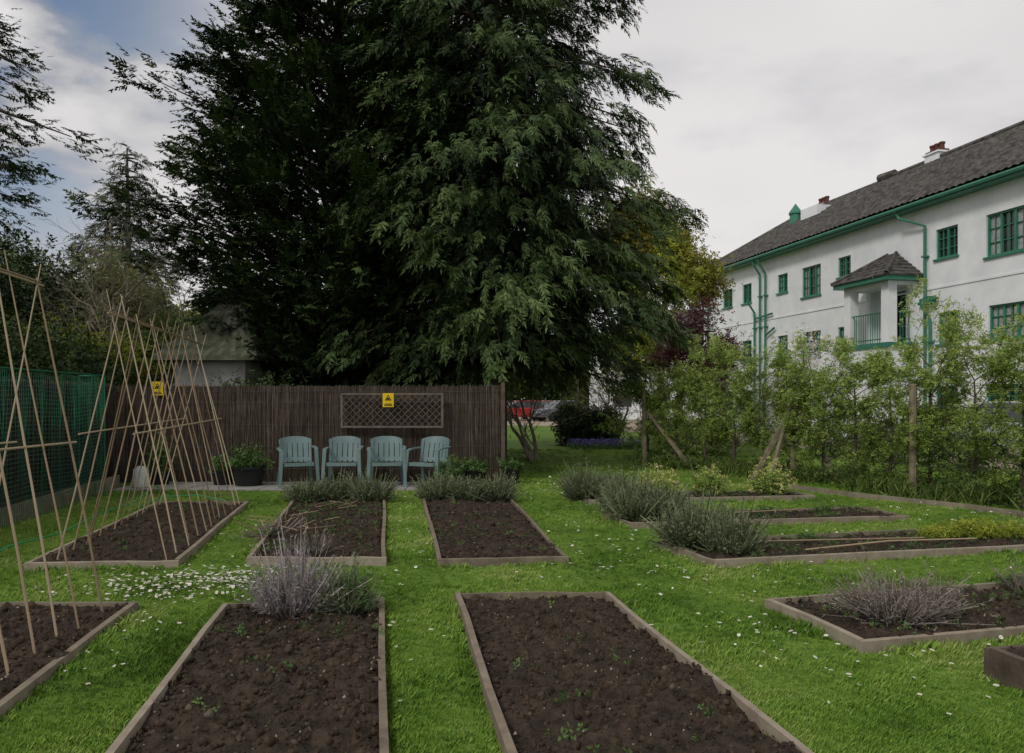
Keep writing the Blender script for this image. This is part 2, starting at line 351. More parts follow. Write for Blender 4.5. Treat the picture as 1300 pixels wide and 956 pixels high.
# ------------------------------------------------------------------ fences
def reed_fence(name,A,B,h,per=210,m=None):
    m=m or M_reed
    e=empty(name); A=Vector((*A,0));B=Vector((*B,0)); d=B-A; L=d.length; d.normalize(); n=Vector((-d.y,d.x,0))
    N=int(L*per); s=rng.uniform(0,L,N); off=rng.uniform(-.012,.009,N)
    r=rng.uniform(.0022,.0046,N); ln=h*rng.uniform(.15,1.0,N)**.8
    base=rng.uniform(0,1,N)*(h-ln)+rng.uniform(0,.02,N); tall=rng.random(N)<.25; base[tall]=(h-ln)[tall]
    wav=.016*np.sin(s*1.3)+.02*(vnoise(s*5,s*0,8)-.5)
    top=np.minimum(base+ln,h+wav+rng.normal(0,.010,N))
    tl=rng.normal(0,.040,N); v=np.array([(-1,0,0),(0,-1,0),(1,0,0),(0,1,0),(-1,0,1),(0,-1,1),(1,0,1),(0,1,1)],float)
    f=np.array([(0,1,5,4),(1,2,6,5),(2,3,7,6),(3,0,4,7),(4,5,6,7)]); dn=np.array(d); nn=np.array(n)
    lx=v[None,:,0]*r[:,None]+s[:,None]+tl[:,None]*v[None,:,2]; ly=v[None,:,1]*r[:,None]+off[:,None]; z=base[:,None]+v[None,:,2]*(top-base)[:,None]
    V=np.array(A)[None,None]+lx[...,None]*dn+ly[...,None]*nn; V[...,2]=z
    F=(f[None]+(np.arange(N)*8)[:,None,None]).reshape(-1,4); tone=np.clip(rng.normal(.46,.2,N)+.12*(vnoise(s*1.1,s*0,4)-.5),0,1)
    np_obj("reeds",V.reshape(-1,3),F,m,e,np.repeat(tone,8))
    mb=MB(); a=A+n*.012; mb.plank(a,B+n*.012,.02,h-.03,0,.3); mb.obj("backing_panel",m,e)
    mb=MB()
    for z in (.25,.65,1.05,1.45,h-.12):
        pts=[A.lerp(B,q/12)-n*.016+Vector((0,0,z+random.uniform(-.008,.008))) for q in range(13)]
        mb.tube(pts,.003,4)
    mb.obj("binding_wires",M_wire,e); return e
FA=(-7.2,14.4);FB=(-.2,14.57)
reed_fence("reed_screen_fence",FA,FB,1.78)
mb=MB(); mb.box(-.2,-.13,14.53,14.62,0,1.82); mb.obj("fence_end_post",M_woodd)
reed_fence("reed_screen_fence",(-.165,14.63),(-.5,17.5),1.79,80)
reed_fence("reed_screen_fence",(-5.75,4.0),(-7.2,14.35),1.80,150,M_reedd)
mb=MB(); mb.plank((-5.45,5.6),(-6.75,13.6),-.04,.22,0); mb.obj("border_edging_board",M_wood)
mb=MB(); mb.add([(-5.5,5.6,.16),(-6.79,13.6,.16),(-7.1,13.7,.18),(-5.95,5.5,.18)],[(0,1,2,3)]); mb.obj("border_soil",M_soil)
mb=MB()
for i in range(9):
    for j in range(2):
        x=-6.6+i*.605; y=13.15+j*.605
        mb.box(x,x+.59,y,y+.59,0,.03+random.uniform(-.004,.004))
mb.obj("paving_slabs",M_slab,None,bevel=.006)
mb=MB(); mb.tube([(-4.55,6.2,.02),(-4.62,7.3,.16),(-4.75,8.4,.10),(-4.95,9.6,.14),(-5.15,10.8,.10),(-5.2,11.6,.25),(-5.3,12.4,.03)],.009,6); mb.tube([(-5.15,10.9,.02),(-5.0,11.4,.12),(-4.6,11.7,.10),(-4.2,11.7,.02)],.009,6); mb.obj("garden_hose",M_hose)

def trellis():
    e=empty("trellis_panel"); x0,x1,z0,z1=-3.09,-1.24,1.0,1.63; y=14.37; mb=MB(); w=.035
    mb.box(x0,x1,y-.02,y+.02,z0,z0+w); mb.box(x0,x1,y-.02,y+.02,z1-w,z1); mb.box(x0,x0+w,y-.021,y+.021,z0+w,z1-w); mb.box(x1-w,x1,y-.021,y+.021,z0+w,z1-w)
    mb.obj("frame",M_trel,e); mb=MB(); H=z1-z0-2*w; zz0=z0+w; zz1=z1-w
    k=x0-H
    while k<x1:
        for sg,yy in ((1,-.006),(-1,.006)):
            t0=max(0,x0+w-k); t1=min(H,x1-w-k)
            if t1-t0>.03:
                za=(zz0+t0) if sg>0 else (zz1-t0); zb=(zz0+t1) if sg>0 else (zz1-t1)
                mb.beam((k+t0,y+yy,za),(k+t1,y+yy,zb),.010,.022,up=(0,1,0))
        k+=.125
    mb.obj("lattice",M_trel,e)
trellis()
def sign(x,y,z,w=.2,h=.25):
    e=empty("warning_sign"); mb=MB(); mb.box(x-w/2,x+w/2,y-.004,y,z-h/2,z+h/2); mb.obj("sign_plate",M_yellow,e,bevel=.002)
    mb=MB(); zc=z+.03; r=.07
    o=[(x+r*math.sin(a),y-.007,zc+r*math.cos(a)) for a in (0,2.094,4.189)]; i=[(x+r*.62*math.sin(a),y-.007,zc+r*.62*math.cos(a)) for a in (0,2.094,4.189)]
    mb.add(o+i,[(0,1,4,3),(1,2,5,4),(2,0,3,5)]); mb.box(x-.02,x+.02,y-.008,y-.006,zc-.02,zc+.012)
    mb.box(x-.075,x+.075,y-.008,y-.006,z-.10,z-.085); mb.box(x-.06,x+.06,y-.008,y-.006,z-.075,z-.062)
    mb.obj("pictogram",M_black,e)
sign(-2.23,14.335,1.5); sign(-6.4,14.37,1.71)

# ------------------------------------------------------------------ chairs
def chair(cx,cy,rot):
    e=empty("plastic_garden_chair"); ca,sa=math.cos(rot),math.sin(rot)
    def T(x,y,z): return (cx+x*ca-y*sa,cy+x*sa+y*ca,z+.03)
    mb=MB()
    def grid(fn,nu,nv,th):
        top=[[Vector(fn(u/nu,v/nv)) for u in range(nu+1)] for v in range(nv+1)]; b=len(mb.v)
        for off in (0,1):
            for v in range(nv+1):
                for u in range(nu+1):
                    p=top[v][u]; pu=top[v][min(u+1,nu)]-top[v][max(u-1,0)]; pv=top[min(v+1,nv)][u]-top[max(v-1,0)][u]
                    n=pu.cross(pv).normalized()*th*off; q=p-n; mb.v.append(T(*q)); mb.t.append(.5)
        W=nu+1;S=W*(nv+1)
        for v in range(nv):
            for u in range(nu):
                a=b+v*W+u; mb.f.append((a,a+1,a+W+1,a+W)); mb.f.append((a+S+W,a+S+W+1,a+S+1,a+S))
        for u in range(nu):
            a=b+u; mb.f.append((a+S,a+S+1,a+1,a)); a=b+nv*W+u; mb.f.append((a,a+1,a+S+1,a+S))
        for v in range(nv):
            a=b+v*W; mb.f.append((a,a+W,a+W+S,a+S)); a=b+v*W+nu; mb.f.append((a+S,a+W+S,a+W,a))
    grid(lambda u,v:((u-.5)*(.50-.04*v),-.23+.44*v,.42-.02*math.sin(u*math.pi)-.03*v+( -.02 if v==0 else 0)),8,6,.018)
    grid(lambda u,v:((u-.5)*.5,-.235,.415-.06*v),6,1,.012)
    def back(x,z):
        t=(z-.42)/.42; return (x,.20+.12*t-.10*(x/.27)**2*(.6+.4*t),z)
    for k in range(5):
        xc=-.18+k*.09
        grid(lambda u,v:back(xc+(u-.5)*.072*(1+.1*v),.40+.36*v),2,6,.012)
    grid(lambda u,v:back((u-.5)*.54,.725+(.115-.05*abs(2*u-1)**3)*v),12,2,.016)
    grid(lambda u,v:back((u-.5)*.46,.43+.05*v),10,1,.015)
    for s in(-1,1):
        grid(lambda u,v:back(s*(.225+.04*u+.005*v),.40+.38*v),2,6,.016)
    for s in(-1,1):
        def arm(u,v):
            y=.20-.44*v; z=.655-.02*v-.05*max(0,v-.8)*3; x=s*(.255+.06*u+.02*math.sin(v*math.pi)); return (x,y,z)
        grid(arm,3,8,.022)
        for (p0,p1,w0,w1) in (((s*.285,-.215,.62),(s*.315,-.275,0),.065,.045),((s*.235,.19,.42),(s*.285,.31,0),.065,.045)):
            n=5
            for k in range(n):
                a=Vector(p0).lerp(Vector(p1),k/n); b_=Vector(p0).lerp(Vector(p1),(k+1)/n); wa=w0+(w1-w0)*k/n; wb=w0+(w1-w0)*(k+1)/n
                c=[(a.x-s*wa/2,a.y-wa/2,a.z),(a.x+s*wa/2,a.y-wa/2,a.z),(a.x+s*wa/2,a.y-wa/2+.02,a.z),(a.x-s*wa/2,a.y-wa/2+.02,a.z)]
                d=[(b_.x-s*wb/2,b_.y-wb/2,b_.z),(b_.x+s*wb/2,b_.y-wb/2,b_.z),(b_.x+s*wb/2,b_.y-wb/2+.02,b_.z),(b_.x-s*wb/2,b_.y-wb/2+.02,b_.z)]
                mb.hexa([T(*q) for q in d+c])
                c=[(a.x+s*wa/2-s*.018,a.y-wa/2+.02,a.z),(a.x+s*wa/2,a.y-wa/2+.02,a.z),(a.x+s*wa/2,a.y+wa/2,a.z),(a.x+s*wa/2-s*.018,a.y+wa/2,a.z)]
                d=[(b_.x+s*wb/2-s*.018,b_.y-wb/2+.02,b_.z),(b_.x+s*wb/2,b_.y-wb/2+.02,b_.z),(b_.x+s*wb/2,b_.y+wb/2,b_.z),(b_.x+s*wb/2-s*.018,b_.y+wb/2,b_.z)]
                mb.hexa([T(*q) for q in d+c])
    mb.obj("moulded_shell",M_chair,e,smooth=False)
chair(-3.68,13.62,.40); chair(-2.90,13.68,.08); chair(-2.16,13.7,.16); chair(-1.42,13.62,-.42)

# ------------------------------------------------------------------ pots
def pot_plant(x,y,r,h,fh,n,m=M_pot,pm=M_black,size=.05):
    e=empty("potted_plant"); mb=MB(); mb.lathe(x,y,[(0,0),(r*.75,0),(r,h*.9),(r*1.08,h*.9),(r*1.08,h),(r*.97,h),(r*.93,h*.9),(0,h*.9)],24); mb.obj("plant_pot",pm,e,smooth=False)
    p=rng.normal(size=(n,3))*np.array([r*.55,r*.55,fh*.4])+np.array([x,y,h+fh*.35]); p[:,2]=np.maximum(p[:,2],h*.9)
    foliage("leaves",p,size,m,e)
pot_plant(-4.55,13.75,.28,.36,.26,320); pot_plant(-.70,13.7,.27,.33,.12,150); pot_plant(-1.02,13.3,.2,.2,.28,170); pot_plant(-.02,14.2,.17,.3,.12,110)
pot_plant(-5.05,13.9,.2,.3,.2,120)
e=empty("water_container"); mb=MB(); mb.lathe(-6.25,13.4,[(0,.03),(.13,.03),(.14,.06),(.12,.34),(.07,.37),(.06,.39),(0,.39)],18); mb.obj("body",M_whitep,e,smooth=True)
pot_plant(-6.15,13.9,.18,.26,.5,200)

# ------------------------------------------------------------------ bean cane frames
def cane_frame(L0,L1,R0,R1,n,hz):
    e=empty("bamboo_bean_frame"); mb=MB()
    for i in range(n):
        t=(i+.0)/(n-1); t1=min(1,max(0,t+random.uniform(-.03,.03))); t2=min(1,max(0,t+random.uniform(-.03,.03)))
        l=Vector(L0).lerp(Vector(L1),t1); r=Vector(R0).lerp(Vector(R1),t2); m=(l+r)/2; m.z=hz+random.uniform(-.02,.02)
        for b in (l,r):
            b=Vector((b.x+random.uniform(-.03,.03),b.y,0.03)); tt=m+Vector((random.uniform(-.03,.03),random.uniform(-.08,.08),0)); ex=tt+(tt-b).normalized()*random.uniform(.04,.28)
            mid=b.lerp(ex,.5)+Vector((random.uniform(-.02,.02),random.uniform(-.02,.02),0)); ra=random.uniform(.0055,.0085)
            mb.tube([b,b.lerp(mid,.5)+Vector((.006,0,0)),mid,mid.lerp(ex,.5),ex],[ra,ra,ra*.9,ra*.8,ra*.55],6,random.random(),True)
    a=(Vector(L0)+Vector(R0))/2;b=(Vector(L1)+Vector(R1))/2; a.z=b.z=hz+.012; d=(b-a).normalized()
    mb.tube([a-d*.15,a.lerp(b,.5),b+d*.15],.008,6,.6,True); mb.tube([a-d*.1+Vector((0,0,.02)),b+d*.05+Vector((.02,0,.0))],.007,6,.3,True)
    z=1.2; f=z/hz
    for (p,q) in ((L0,L1),(R0,R1)):
        a2=Vector(p).lerp(a,f);b2=Vector(q).lerp(b,f);a2.z=z;b2.z=z+.04; mb.tube([a2-d*.2,b2+d*.2],.008,6,.7,True)
    mb.obj("canes",M_cane,e); return e
cane_frame((-4.15,7.25,0),(-4.9,11.1,0),(-3.12,7.25,0),(-3.80,11.1,0),13,2.27)
cane_frame((-3.75,5.5,0),(-3.35,2.9,0),(-2.86,5.5,0),(-2.45,2.9,0),9,2.3)
def net():
    e=empty("garden_netting_frame"); mb=MB(); x0,x1,y0,y1,h=-6.75,-6.15,9.4,12.6,1.88
    F0=(-5.75,8.0); # near end beside the left fence
    cs=[(-5.75,7.6),(-6.35,12.4),(-6.8,12.5)]
    for (x,y) in cs: mb.tube([(x,y,0),(x,y,h)],.012,6)
    for a,b in zip(cs,cs[1:]): mb.tube([(*a,h),(*b,h)],.012,6)
    mb.obj("posts",M_net,e); mb=MB(); st=.055
    for (a,b) in zip(cs,cs[1:]):
        A=Vector((*a,0));B=Vector((*b,0)); L=(B-A).length; n=int(L/st)
        for i in range(1,n):
            p=A.lerp(B,i/n); mb.tube([p,p+Vector((.05*math.sin(i*.7),.03*math.sin(i*1.1),h/2)),p+Vector((0,0,h-.06*math.sin(i*.2)**2))],.0032,3)
        for k in range(1,int(h/st)):
            z=Vector((0,0,k*st)); mb.tube([A+z,A.lerp(B,.25)+z-Vector((0,0,.05)),A.lerp(B,.5)+z-Vector((0,0,.02)),A.lerp(B,.75)+z-Vector((0,0,.06)),B+z],.0032,3)
    mb.obj("net",M_net,e)
net()

# ------------------------------------------------------------------ lavender and bed plants
def stalks(name,x,y,rx,ry,h,n,m,z0=.04,wid=.006,spread=1.0,dirtone=.0,nl=5,zn=.17):
    e=empty(name)
    a=rng.uniform(0,6.28,n); q=np.sqrt(rng.random(n)); px=q*np.cos(a); py=q*np.sin(a); lp=.75+.5*vnoise(np.cos(a)*2+x*3,np.sin(a)*2+y*3,6)
    base=np.column_stack([x+px*rx*.6,y+py*ry*.6,np.full(n,z0)]); d=np.column_stack([px*rx*spread*.7*lp,py*ry*spread*.7*lp,h*(1.05-.55*q*q)*lp])+rng.normal(size=(n,3))*h*zn
    d[:,2]=np.abs(d[:,2])+.02
    L=np.linalg.norm(d,axis=1)*rng.uniform(.5,1.05,n); R=basis(d,rand_dirs(n))
    v=[(-1,0,0),(1,0,0),(1.2,.5,.0),(-1.2,.5,0),(.4,1,0),(-.4,1,0)]; f=[(0,1,2,3),(3,2,4,5)]
    sc=np.column_stack([np.full(n,wid)*rng.uniform(.6,1.5,n),L,np.ones(n)]); tone=np.clip(rng.normal(.45,.2,n)+dirtone,0,1)
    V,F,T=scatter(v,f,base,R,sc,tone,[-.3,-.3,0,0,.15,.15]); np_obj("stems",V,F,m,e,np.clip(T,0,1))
    M=n*nl; k=rng.integers(0,n,M); tt=rng.uniform(.2,1,M); dn=norm(d); pos=base[k]+dn[k]*(L[k]*tt)[:,None]
    dd=norm(dn[k]+rng.normal(size=(M,3))*.8); v=[(-1,0,0),(1,0,0),(.9,.6,0),(0,1,0)]
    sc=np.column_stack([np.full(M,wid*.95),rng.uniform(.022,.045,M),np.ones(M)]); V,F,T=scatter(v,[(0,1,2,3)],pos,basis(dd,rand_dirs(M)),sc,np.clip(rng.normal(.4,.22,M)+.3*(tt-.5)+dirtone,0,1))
    np_obj("leaves",V,F,m,e,T); return e
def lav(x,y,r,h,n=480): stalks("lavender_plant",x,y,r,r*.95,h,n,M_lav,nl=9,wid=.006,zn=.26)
for X,Y,h in ((-2.95,11.5,.27),(-2.55,11.65,.31),(-2.05,11.55,.34),): lav(X,Y,.30,h)
for X,Y,h in ((-1.08,11.6,.34),(-.68,11.6,.27),(-.22,11.6,.31),): lav(X,Y,.29,h)
lav(1.1,11.8,.35,.40,650); lav(1.5,12.0,.30,.33)
lav(1.5,10.1,.36,.42,700); lav(1.45,9.7,.28,.34); lav(1.85,9.8,.32,.36,520)
lav(1.8,7.9,.33,.40,750); lav(2.1,7.6,.30,.34,560)
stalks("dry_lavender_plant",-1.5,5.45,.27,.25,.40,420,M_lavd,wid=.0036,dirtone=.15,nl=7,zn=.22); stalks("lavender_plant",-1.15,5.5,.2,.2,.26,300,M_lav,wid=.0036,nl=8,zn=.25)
stalks("dry_lavender_plant",2.55,5.3,.32,.25,.25,560,M_lavb,wid=.003,spread=1.3,nl=8,zn=.32,dirtone=.1); stalks("dry_lavender_plant",2.85,5.45,.22,.2,.2,240,M_lavb,wid=.003,nl=7,zn=.35); stalks("dry_lavender_plant",3.9,6.0,.18,.15,.2,90,M_lavb,wid=.003,nl=4,zn=.35)
stalks("dry_perennial_plant",-2.6,8.7,.22,.6,.14,90,M_lavb,wid=.004,spread=1.4)
stalks("dry_perennial_plant",-1.9,7.6,.2,.2,.22,70,M_lavb,wid=.004,spread=1.2)
def mound(name,x,y,rx,ry,h,n,m,size=.04,z0=.07,flower=None,nf=0):
    e=empty(name); a=rng.normal(size=(n,3)); a=norm(a)*rng.uniform(.4,1,(n,1)); a[:,2]=np.abs(a[:,2])
    bump=.6+.8*vnoise(a[:,0]*3+x,a[:,1]*3+y,8)
    p=a*np.array([rx,ry,h])*bump[:,None]+np.array([x,y,z0]); foliage("leaves",p,size,m,e,tone=np.clip(.2+.5*a[:,2]+rng.normal(0,.15,n),0,1))
    if nf:
        a=norm(rng.normal(size=(nf,3))); a[:,2]=np.abs(a[:,2]); p=a*np.array([rx,ry,h])*rng.uniform(.7,1.2,(nf,1))+np.array([x,y,z0+.02]); foliage("flowers",p,size*.6,flower,e)
mound("yellow_creeping_plant",4.9,8.4,.42,.25,.18,1400,M_ygreen,.022); mound("yellow_creeping_plant",4.45,8.35,.2,.2,.12,500,M_ygreen,.022); mound("yellow_creeping_plant",5.35,8.5,.25,.2,.14,400,M_ygreen,.022)
mound("primrose_plant",4.0,12.3,.34,.35,.46,420,M_hleaf,.045,flower=M_petal,nf=220); mound("primrose_plant",3.1,12.3,.28,.28,.40,320,M_hleaf,.045,flower=M_petal,nf=80)
mound("primrose_plant",2.25,12.3,.36,.3,.38,240,M_hleaf,.04,flower=M_petal,nf=260)
mound("herb_plant",-1.1,5.5,.17,.15,.24,260,M_pot,.02)
for X,Y in ((2.6,9.7),(3.2,10.1),(4.0,10.2),(3.0,8.1),(3.9,6.2),(4.4,5.9)): mound("herb_plant",X,Y,.16,.13,.10,110,M_pot,.022)
def weeds():
    e=empty("seedling_weeds"); P=[]
    for key,n in (('b1',34),('b2',120),('b4',16),('b3',14),('r1',120),('r2',150),('r3',110),('r4',120),('b5',20)):
        Q=[np.array(q) for q in BEDS[key]]
        for i in range(n):
            u,v=random.uniform(.05,.95),random.uniform(.05,.95); p=Q[0]*(1-u)*(1-v)+Q[1]*u*(1-v)+Q[2]*u*v+Q[3]*(1-u)*v
            for k in range(random.randint(1,5)): P.append((p[0]+random.gauss(0,.04),p[1]+random.gauss(0,.04),.07+random.random()*.03))
    foliage("leaves",P,.022,M_pot,e,dirs=rand_dirs(len(P),1))
weeds()
mb=MB(); mb.tube([(2.75,7.45,.1),(3.7,7.8,.12),(4.7,8.05,.1)],.009,6,.5,True); mb.tube([(2.5,7.9,.1),(4.2,8.1,.1)],.008,6,.3,True); mb.tube([(2.1,9.7,.1),(3.6,10.05,.12)],.008,6,.3,True)
for i in range(30):
    x=random.uniform(-2.9,-2.2);y=random.uniform(8.3,11.0); a=random.uniform(0,3.1); l=random.uniform(.1,.4); mb.tube([(x,y,.08),(x+math.cos(a)*l,y+math.sin(a)*l,.09+random.random()*.06)],.005,5,random.random()*.7)
mb.obj("fallen_canes",M_cane)

# ------------------------------------------------------------------ conifers
def conifer(name,cx,cy,prof,nb,per,frs,size,m,rise,droop,down,seed,tr=.3):
    r=np.random.default_rng(seed); e=empty(name); zs=[p[0] for p in prof]; rs=[p[1] for p in prof]; zt=zs[-1]
    mbt=MB(); mbt.tube([(cx,cy,0),(cx+.1,cy,zt*.35),(cx,cy+.1,zt*.7),(cx,cy,zt)],[tr*1.3,tr,tr*.5,.03],9); pos=[];dr=[];tn=[];sz=[]
    for i in range(nb):
        z=zs[0]+(zt-zs[0])*((i+.5)/nb)**1.15+r.uniform(-.2,.2); az=i*2.39996+r.uniform(-.35,.35)
        R=np.interp(z,zs,rs); lump=.62+.62*vnoise(np.array([az*1.6+50]),np.array([z*.7]),seed)[0]
        L=max(.5,R*lump*r.uniform(.8,1.12)); zst=z-rise*L*.6
        o=np.array([math.cos(az),math.sin(az),0]); s=np.array([-o[1],o[0],0])
        c=lambda t:np.array([cx,cy,zst])+o*L*t+np.array([0,0,1])*(rise*L*t-droop*L*t*t)
        mbt.tube([tuple(c(t)) for t in (0,.3,.6,.95)],[.05*tr/.3,.04,.025,.01],4)
        n=int(per*(L**1.3))
        ns=max(3,int(L*4)); subl=r.normal(0,1,ns); subt=1-.8*r.random(ns)**1.3; q=r.integers(0,ns,n)
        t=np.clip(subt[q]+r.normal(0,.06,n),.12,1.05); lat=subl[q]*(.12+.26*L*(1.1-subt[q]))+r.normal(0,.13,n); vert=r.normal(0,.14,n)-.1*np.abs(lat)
        p=np.array([cx,cy,zst])[None]+o[None]*(L*t)[:,None]+s[None]*lat[:,None]; p[:,2]+=rise*L*t-droop*L*t*t+vert
        d=o[None]*(.6+.5*t)[:,None]+s[None]*(np.sign(lat)*.7*(1.1-t)+r.normal(0,.35,n))[:,None]+np.array([0,0,1.])*(down+r.normal(0,.3,n))[:,None]
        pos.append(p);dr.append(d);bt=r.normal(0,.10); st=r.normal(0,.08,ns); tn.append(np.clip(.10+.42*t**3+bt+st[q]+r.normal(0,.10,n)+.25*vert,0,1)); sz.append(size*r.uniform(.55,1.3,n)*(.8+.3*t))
    mbt.obj("trunk_and_limbs",M_bark,e)
    p=np.vstack(pos);d=np.vstack(dr);n=len(p);S=np.concatenate(sz);T0=np.concatenate(tn); Rm=basis(d,np.array([0,0,1.])+r.normal(size=(n,3))*.4)
    for j,fr in enumerate(frs):
        k=np.arange(n)%len(frs)==j
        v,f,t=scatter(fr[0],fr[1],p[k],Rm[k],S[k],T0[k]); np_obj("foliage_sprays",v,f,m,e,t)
    print(name,n); return e
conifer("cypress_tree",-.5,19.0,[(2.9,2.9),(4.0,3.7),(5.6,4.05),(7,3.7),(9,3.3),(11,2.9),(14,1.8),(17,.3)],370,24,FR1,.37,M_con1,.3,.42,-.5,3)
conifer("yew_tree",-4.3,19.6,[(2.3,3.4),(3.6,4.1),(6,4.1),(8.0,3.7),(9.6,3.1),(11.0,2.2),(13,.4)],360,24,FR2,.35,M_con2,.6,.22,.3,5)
conifer("cedar_tree",-10.9,13.4,[(5.6,2.4),(6.5,3.0),(8,2.9),(11,1.5),(13,.2)],120,18,FR2,.26,M_con2,.2,.3,-.2,8,.22)
conifer("spruce_tree",-15.0,31,[(1.5,2.8),(5,2.5),(8.5,1.5),(11.3,.15)],160,16,FR1[:1],.42,M_spruce,.15,.3,-.3,9,.2)

# ------------------------------------------------------------------ broadleaf / bare trees
def grow(mb,p,d,L,r,depth,rn,spread,up,tips,kids=(2,4),nseg=3,sides=5,taper=.6,wander=.18):
    pts=[p.copy()];rad=[r]
    for k in range(nseg):
        d=(d+Vector((rn.gauss(0,wander),rn.gauss(0,wander),rn.gauss(0,wander)+up))).normalized(); p=p+d*(L/nseg); pts.append(p.copy()); rad.append(r*(1-(1-taper)*(k+1)/nseg))
    mb.tube(pts,rad,sides if r>.02 else 3,rn.random())
    if depth<=1: tips.extend((q.copy(),d.copy()) for q in pts[1:])
    if depth==0: return
    for k in range(rn.randint(*kids)):
        q=pts[-1] if k==0 else pts[rn.randint(1,len(pts)-1)]; a=rn.uniform(0,6.28); sp=spread*rn.uniform(.5,1.2)
        x=d.orthogonal().normalized(); y=d.cross(x); nd=(d+(x*math.cos(a)+y*math.sin(a))*sp).normalized()
        grow(mb,q,nd,L*rn.uniform(.6,.85),rad[-1]*(.95 if k==0 else .7),depth-1,rn,spread,up,tips,kids,nseg,sides,taper,wander)
def tree(name,x,y,L,r,depth,seed,leafm=None,nleaf=0,size=.1,spread=.6,up=.08,kids=(2,4),lean=(0,0),barkm=None,jit=.25,trunks=1,z=0,wander=.18):
    e=empty(name); rn=random.Random(seed); mb=MB(); tips=[]
    for k in range(trunks):
        grow(mb,Vector((x+rn.uniform(-.15,.15)*(trunks>1),y,z)),Vector((lean[0]+rn.uniform(-.4,.4)*(trunks>1),lean[1]+rn.uniform(-.3,.3)*(trunks>1),1)).normalized(),L,r,depth,rn,spread,up,tips,kids,wander=wander)
    mb.obj("trunk_and_branches",barkm or M_bark,e)
    if leafm and nleaf:
        k=rng.integers(0,len(tips),nleaf); P=np.array([tuple(t[0]) for t in tips])[k]+rng.normal(0,jit,(nleaf,3)); P[:,2]=np.maximum(P[:,2],.1)
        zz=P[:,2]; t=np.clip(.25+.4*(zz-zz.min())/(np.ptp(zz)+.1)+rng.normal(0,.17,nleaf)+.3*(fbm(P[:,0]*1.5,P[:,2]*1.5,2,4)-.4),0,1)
        foliage("leaves",P,size,leafm,e,tone=t)
    return e
tree("bare_tree",-8.9,17.6,1.9,.11,5,4,barkm=M_twig,spread=.75,up=.03,kids=(3,4),wander=.28)
tree("bare_tree",-9.6,19.0,2.1,.12,5,9,barkm=M_twig,spread=.75,up=.03,kids=(3,4),wander=.28)
tree("bare_tree",-8.4,25,2.3,.12,5,14,barkm=M_twig,spread=.65,kids=(2,4),wander=.25)
tree("bare_tree",-11.6,20.5,2.2,.12,5,17,barkm=M_twig,spread=.75,up=.03,kids=(3,4),wander=.28)
tree("deciduous_tree",-12.6,24.5,2.2,.15,5,18,M_mut,3000,.085,spread=.7,jit=.3,barkm=M_twig)
tree("deciduous_tree",-15.8,27,2.5,.15,5,19,M_mut,4200,.10,spread=.7,jit=.3,barkm=M_twig)
tree("ivy_clad_tree",-11.8,17.3,1.8,.2,4,21,M_dark,5500,.10,spread=.5,jit=.28)
tree("ivy_clad_tree",-14.6,21,2.0,.2,4,22,M_dark,5000,.12,spread=.55,jit=.32)
tree("ivy_clad_tree",-10.6,16.0,1.0,.14,3,25,M_dark,4500,.09,spread=.8,jit=.28)
tree("yellow_shrub",-9.4,18.2,1.3,.08,3,31,M_ygreen,3600,.075,spread=.9,jit=.27,trunks=3)
tree("evergreen_shrub",-9.1,17.2,.8,.1,3,27,M_shrub,3500,.08,spread=.8,jit=.22,trunks=2)
def hedge(name,A,B,w,h,n,m,size,seed=0,z0=.2):
    e=empty(name); t=rng.random(n); A=np.array(A);B=np.array(B); d=(B-A); L=np.linalg.norm(d); nn=np.array([-d[1],d[0]])/L
    ht=h*(.6+.8*fbm(t*L*.9,t*0+seed,3,seed)); a=rng.uniform(-1,1,n); zz=rng.random(n)**.7*np.sqrt(np.clip(1-a*a*.6,0,1))
    p=np.column_stack([A[0]+d[0]*t+nn[0]*a*w/2,A[1]+d[1]*t+nn[1]*a*w/2,z0+zz*ht]); p+=rng.normal(0,.1,p.shape)
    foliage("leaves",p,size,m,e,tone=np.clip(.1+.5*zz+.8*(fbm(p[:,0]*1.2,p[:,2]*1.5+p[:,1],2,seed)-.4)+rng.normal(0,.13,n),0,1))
    mb=MB(); k=int(L/.8)+2
    for i in range(k):
        q=A+d*(i/(k-1)); mb.tube([(q[0],q[1],0),(q[0]+random.uniform(-.2,.2),q[1],h*.7)],[.04,.01],5)
    mb.obj("stems",M_bark,e)
hedge("laurel_hedge",(-8.6,5),(-9.0,17.5),1.6,3.0,17000,M_dark,.085,1)
hedge("laurel_hedge",(-9.2,18.8),(-7.7,21.5),1.4,2.3,6000,M_dark,.09,2)
hedge("laurel_hedge",(-16,24),(-8,26),2.5,3.8,12000,M_shrub,.12,3)
hedge("distant_trees",(-60,70),(-8,95),8,11,14000,M_mut,.8,4); hedge("distant_trees",(-8,100),(40,105),8,9,14000,M_shrub,.7,5); hedge("distant_trees",(-40,40),(-16,46),5,7,9000,M_mut,.35,6)
tree("golden_maple_tree",6.9,34,3.4,.2,5,41,M_gold,19000,.12,spread=.58,jit=.38,kids=(2,4))
tree("golden_maple_tree",6.0,31,2.8,.15,4,47,M_ygreen,4500,.11,spread=.6,jit=.35)
tree("copper_plum_tree",7.3,25.5,1.85,.09,4,52,M_purple,5200,.08,spread=.6,jit=.25)
tree("small_bare_tree",.6,19.5,1.0,.06,4,61,M_hleaf,420,.045,spread=.85,jit=.15,trunks=3,barkm=M_twig)
tree("bare_shrub",2.3,27,1.25,.05,4,66,M_gold,700,.05,spread=.7,jit=.15,trunks=4,barkm=M_twig)
tree("bare_shrub",3.5,26.5,1.25,.05,4,67,M_gold,900,.05,spread=.7,jit=.15,trunks=4,barkm=M_twig)
tree("blossom_tree",9.9,26,1.4,.07,4,71,M_daisy,1100,.05,spread=.7,jit=.2)
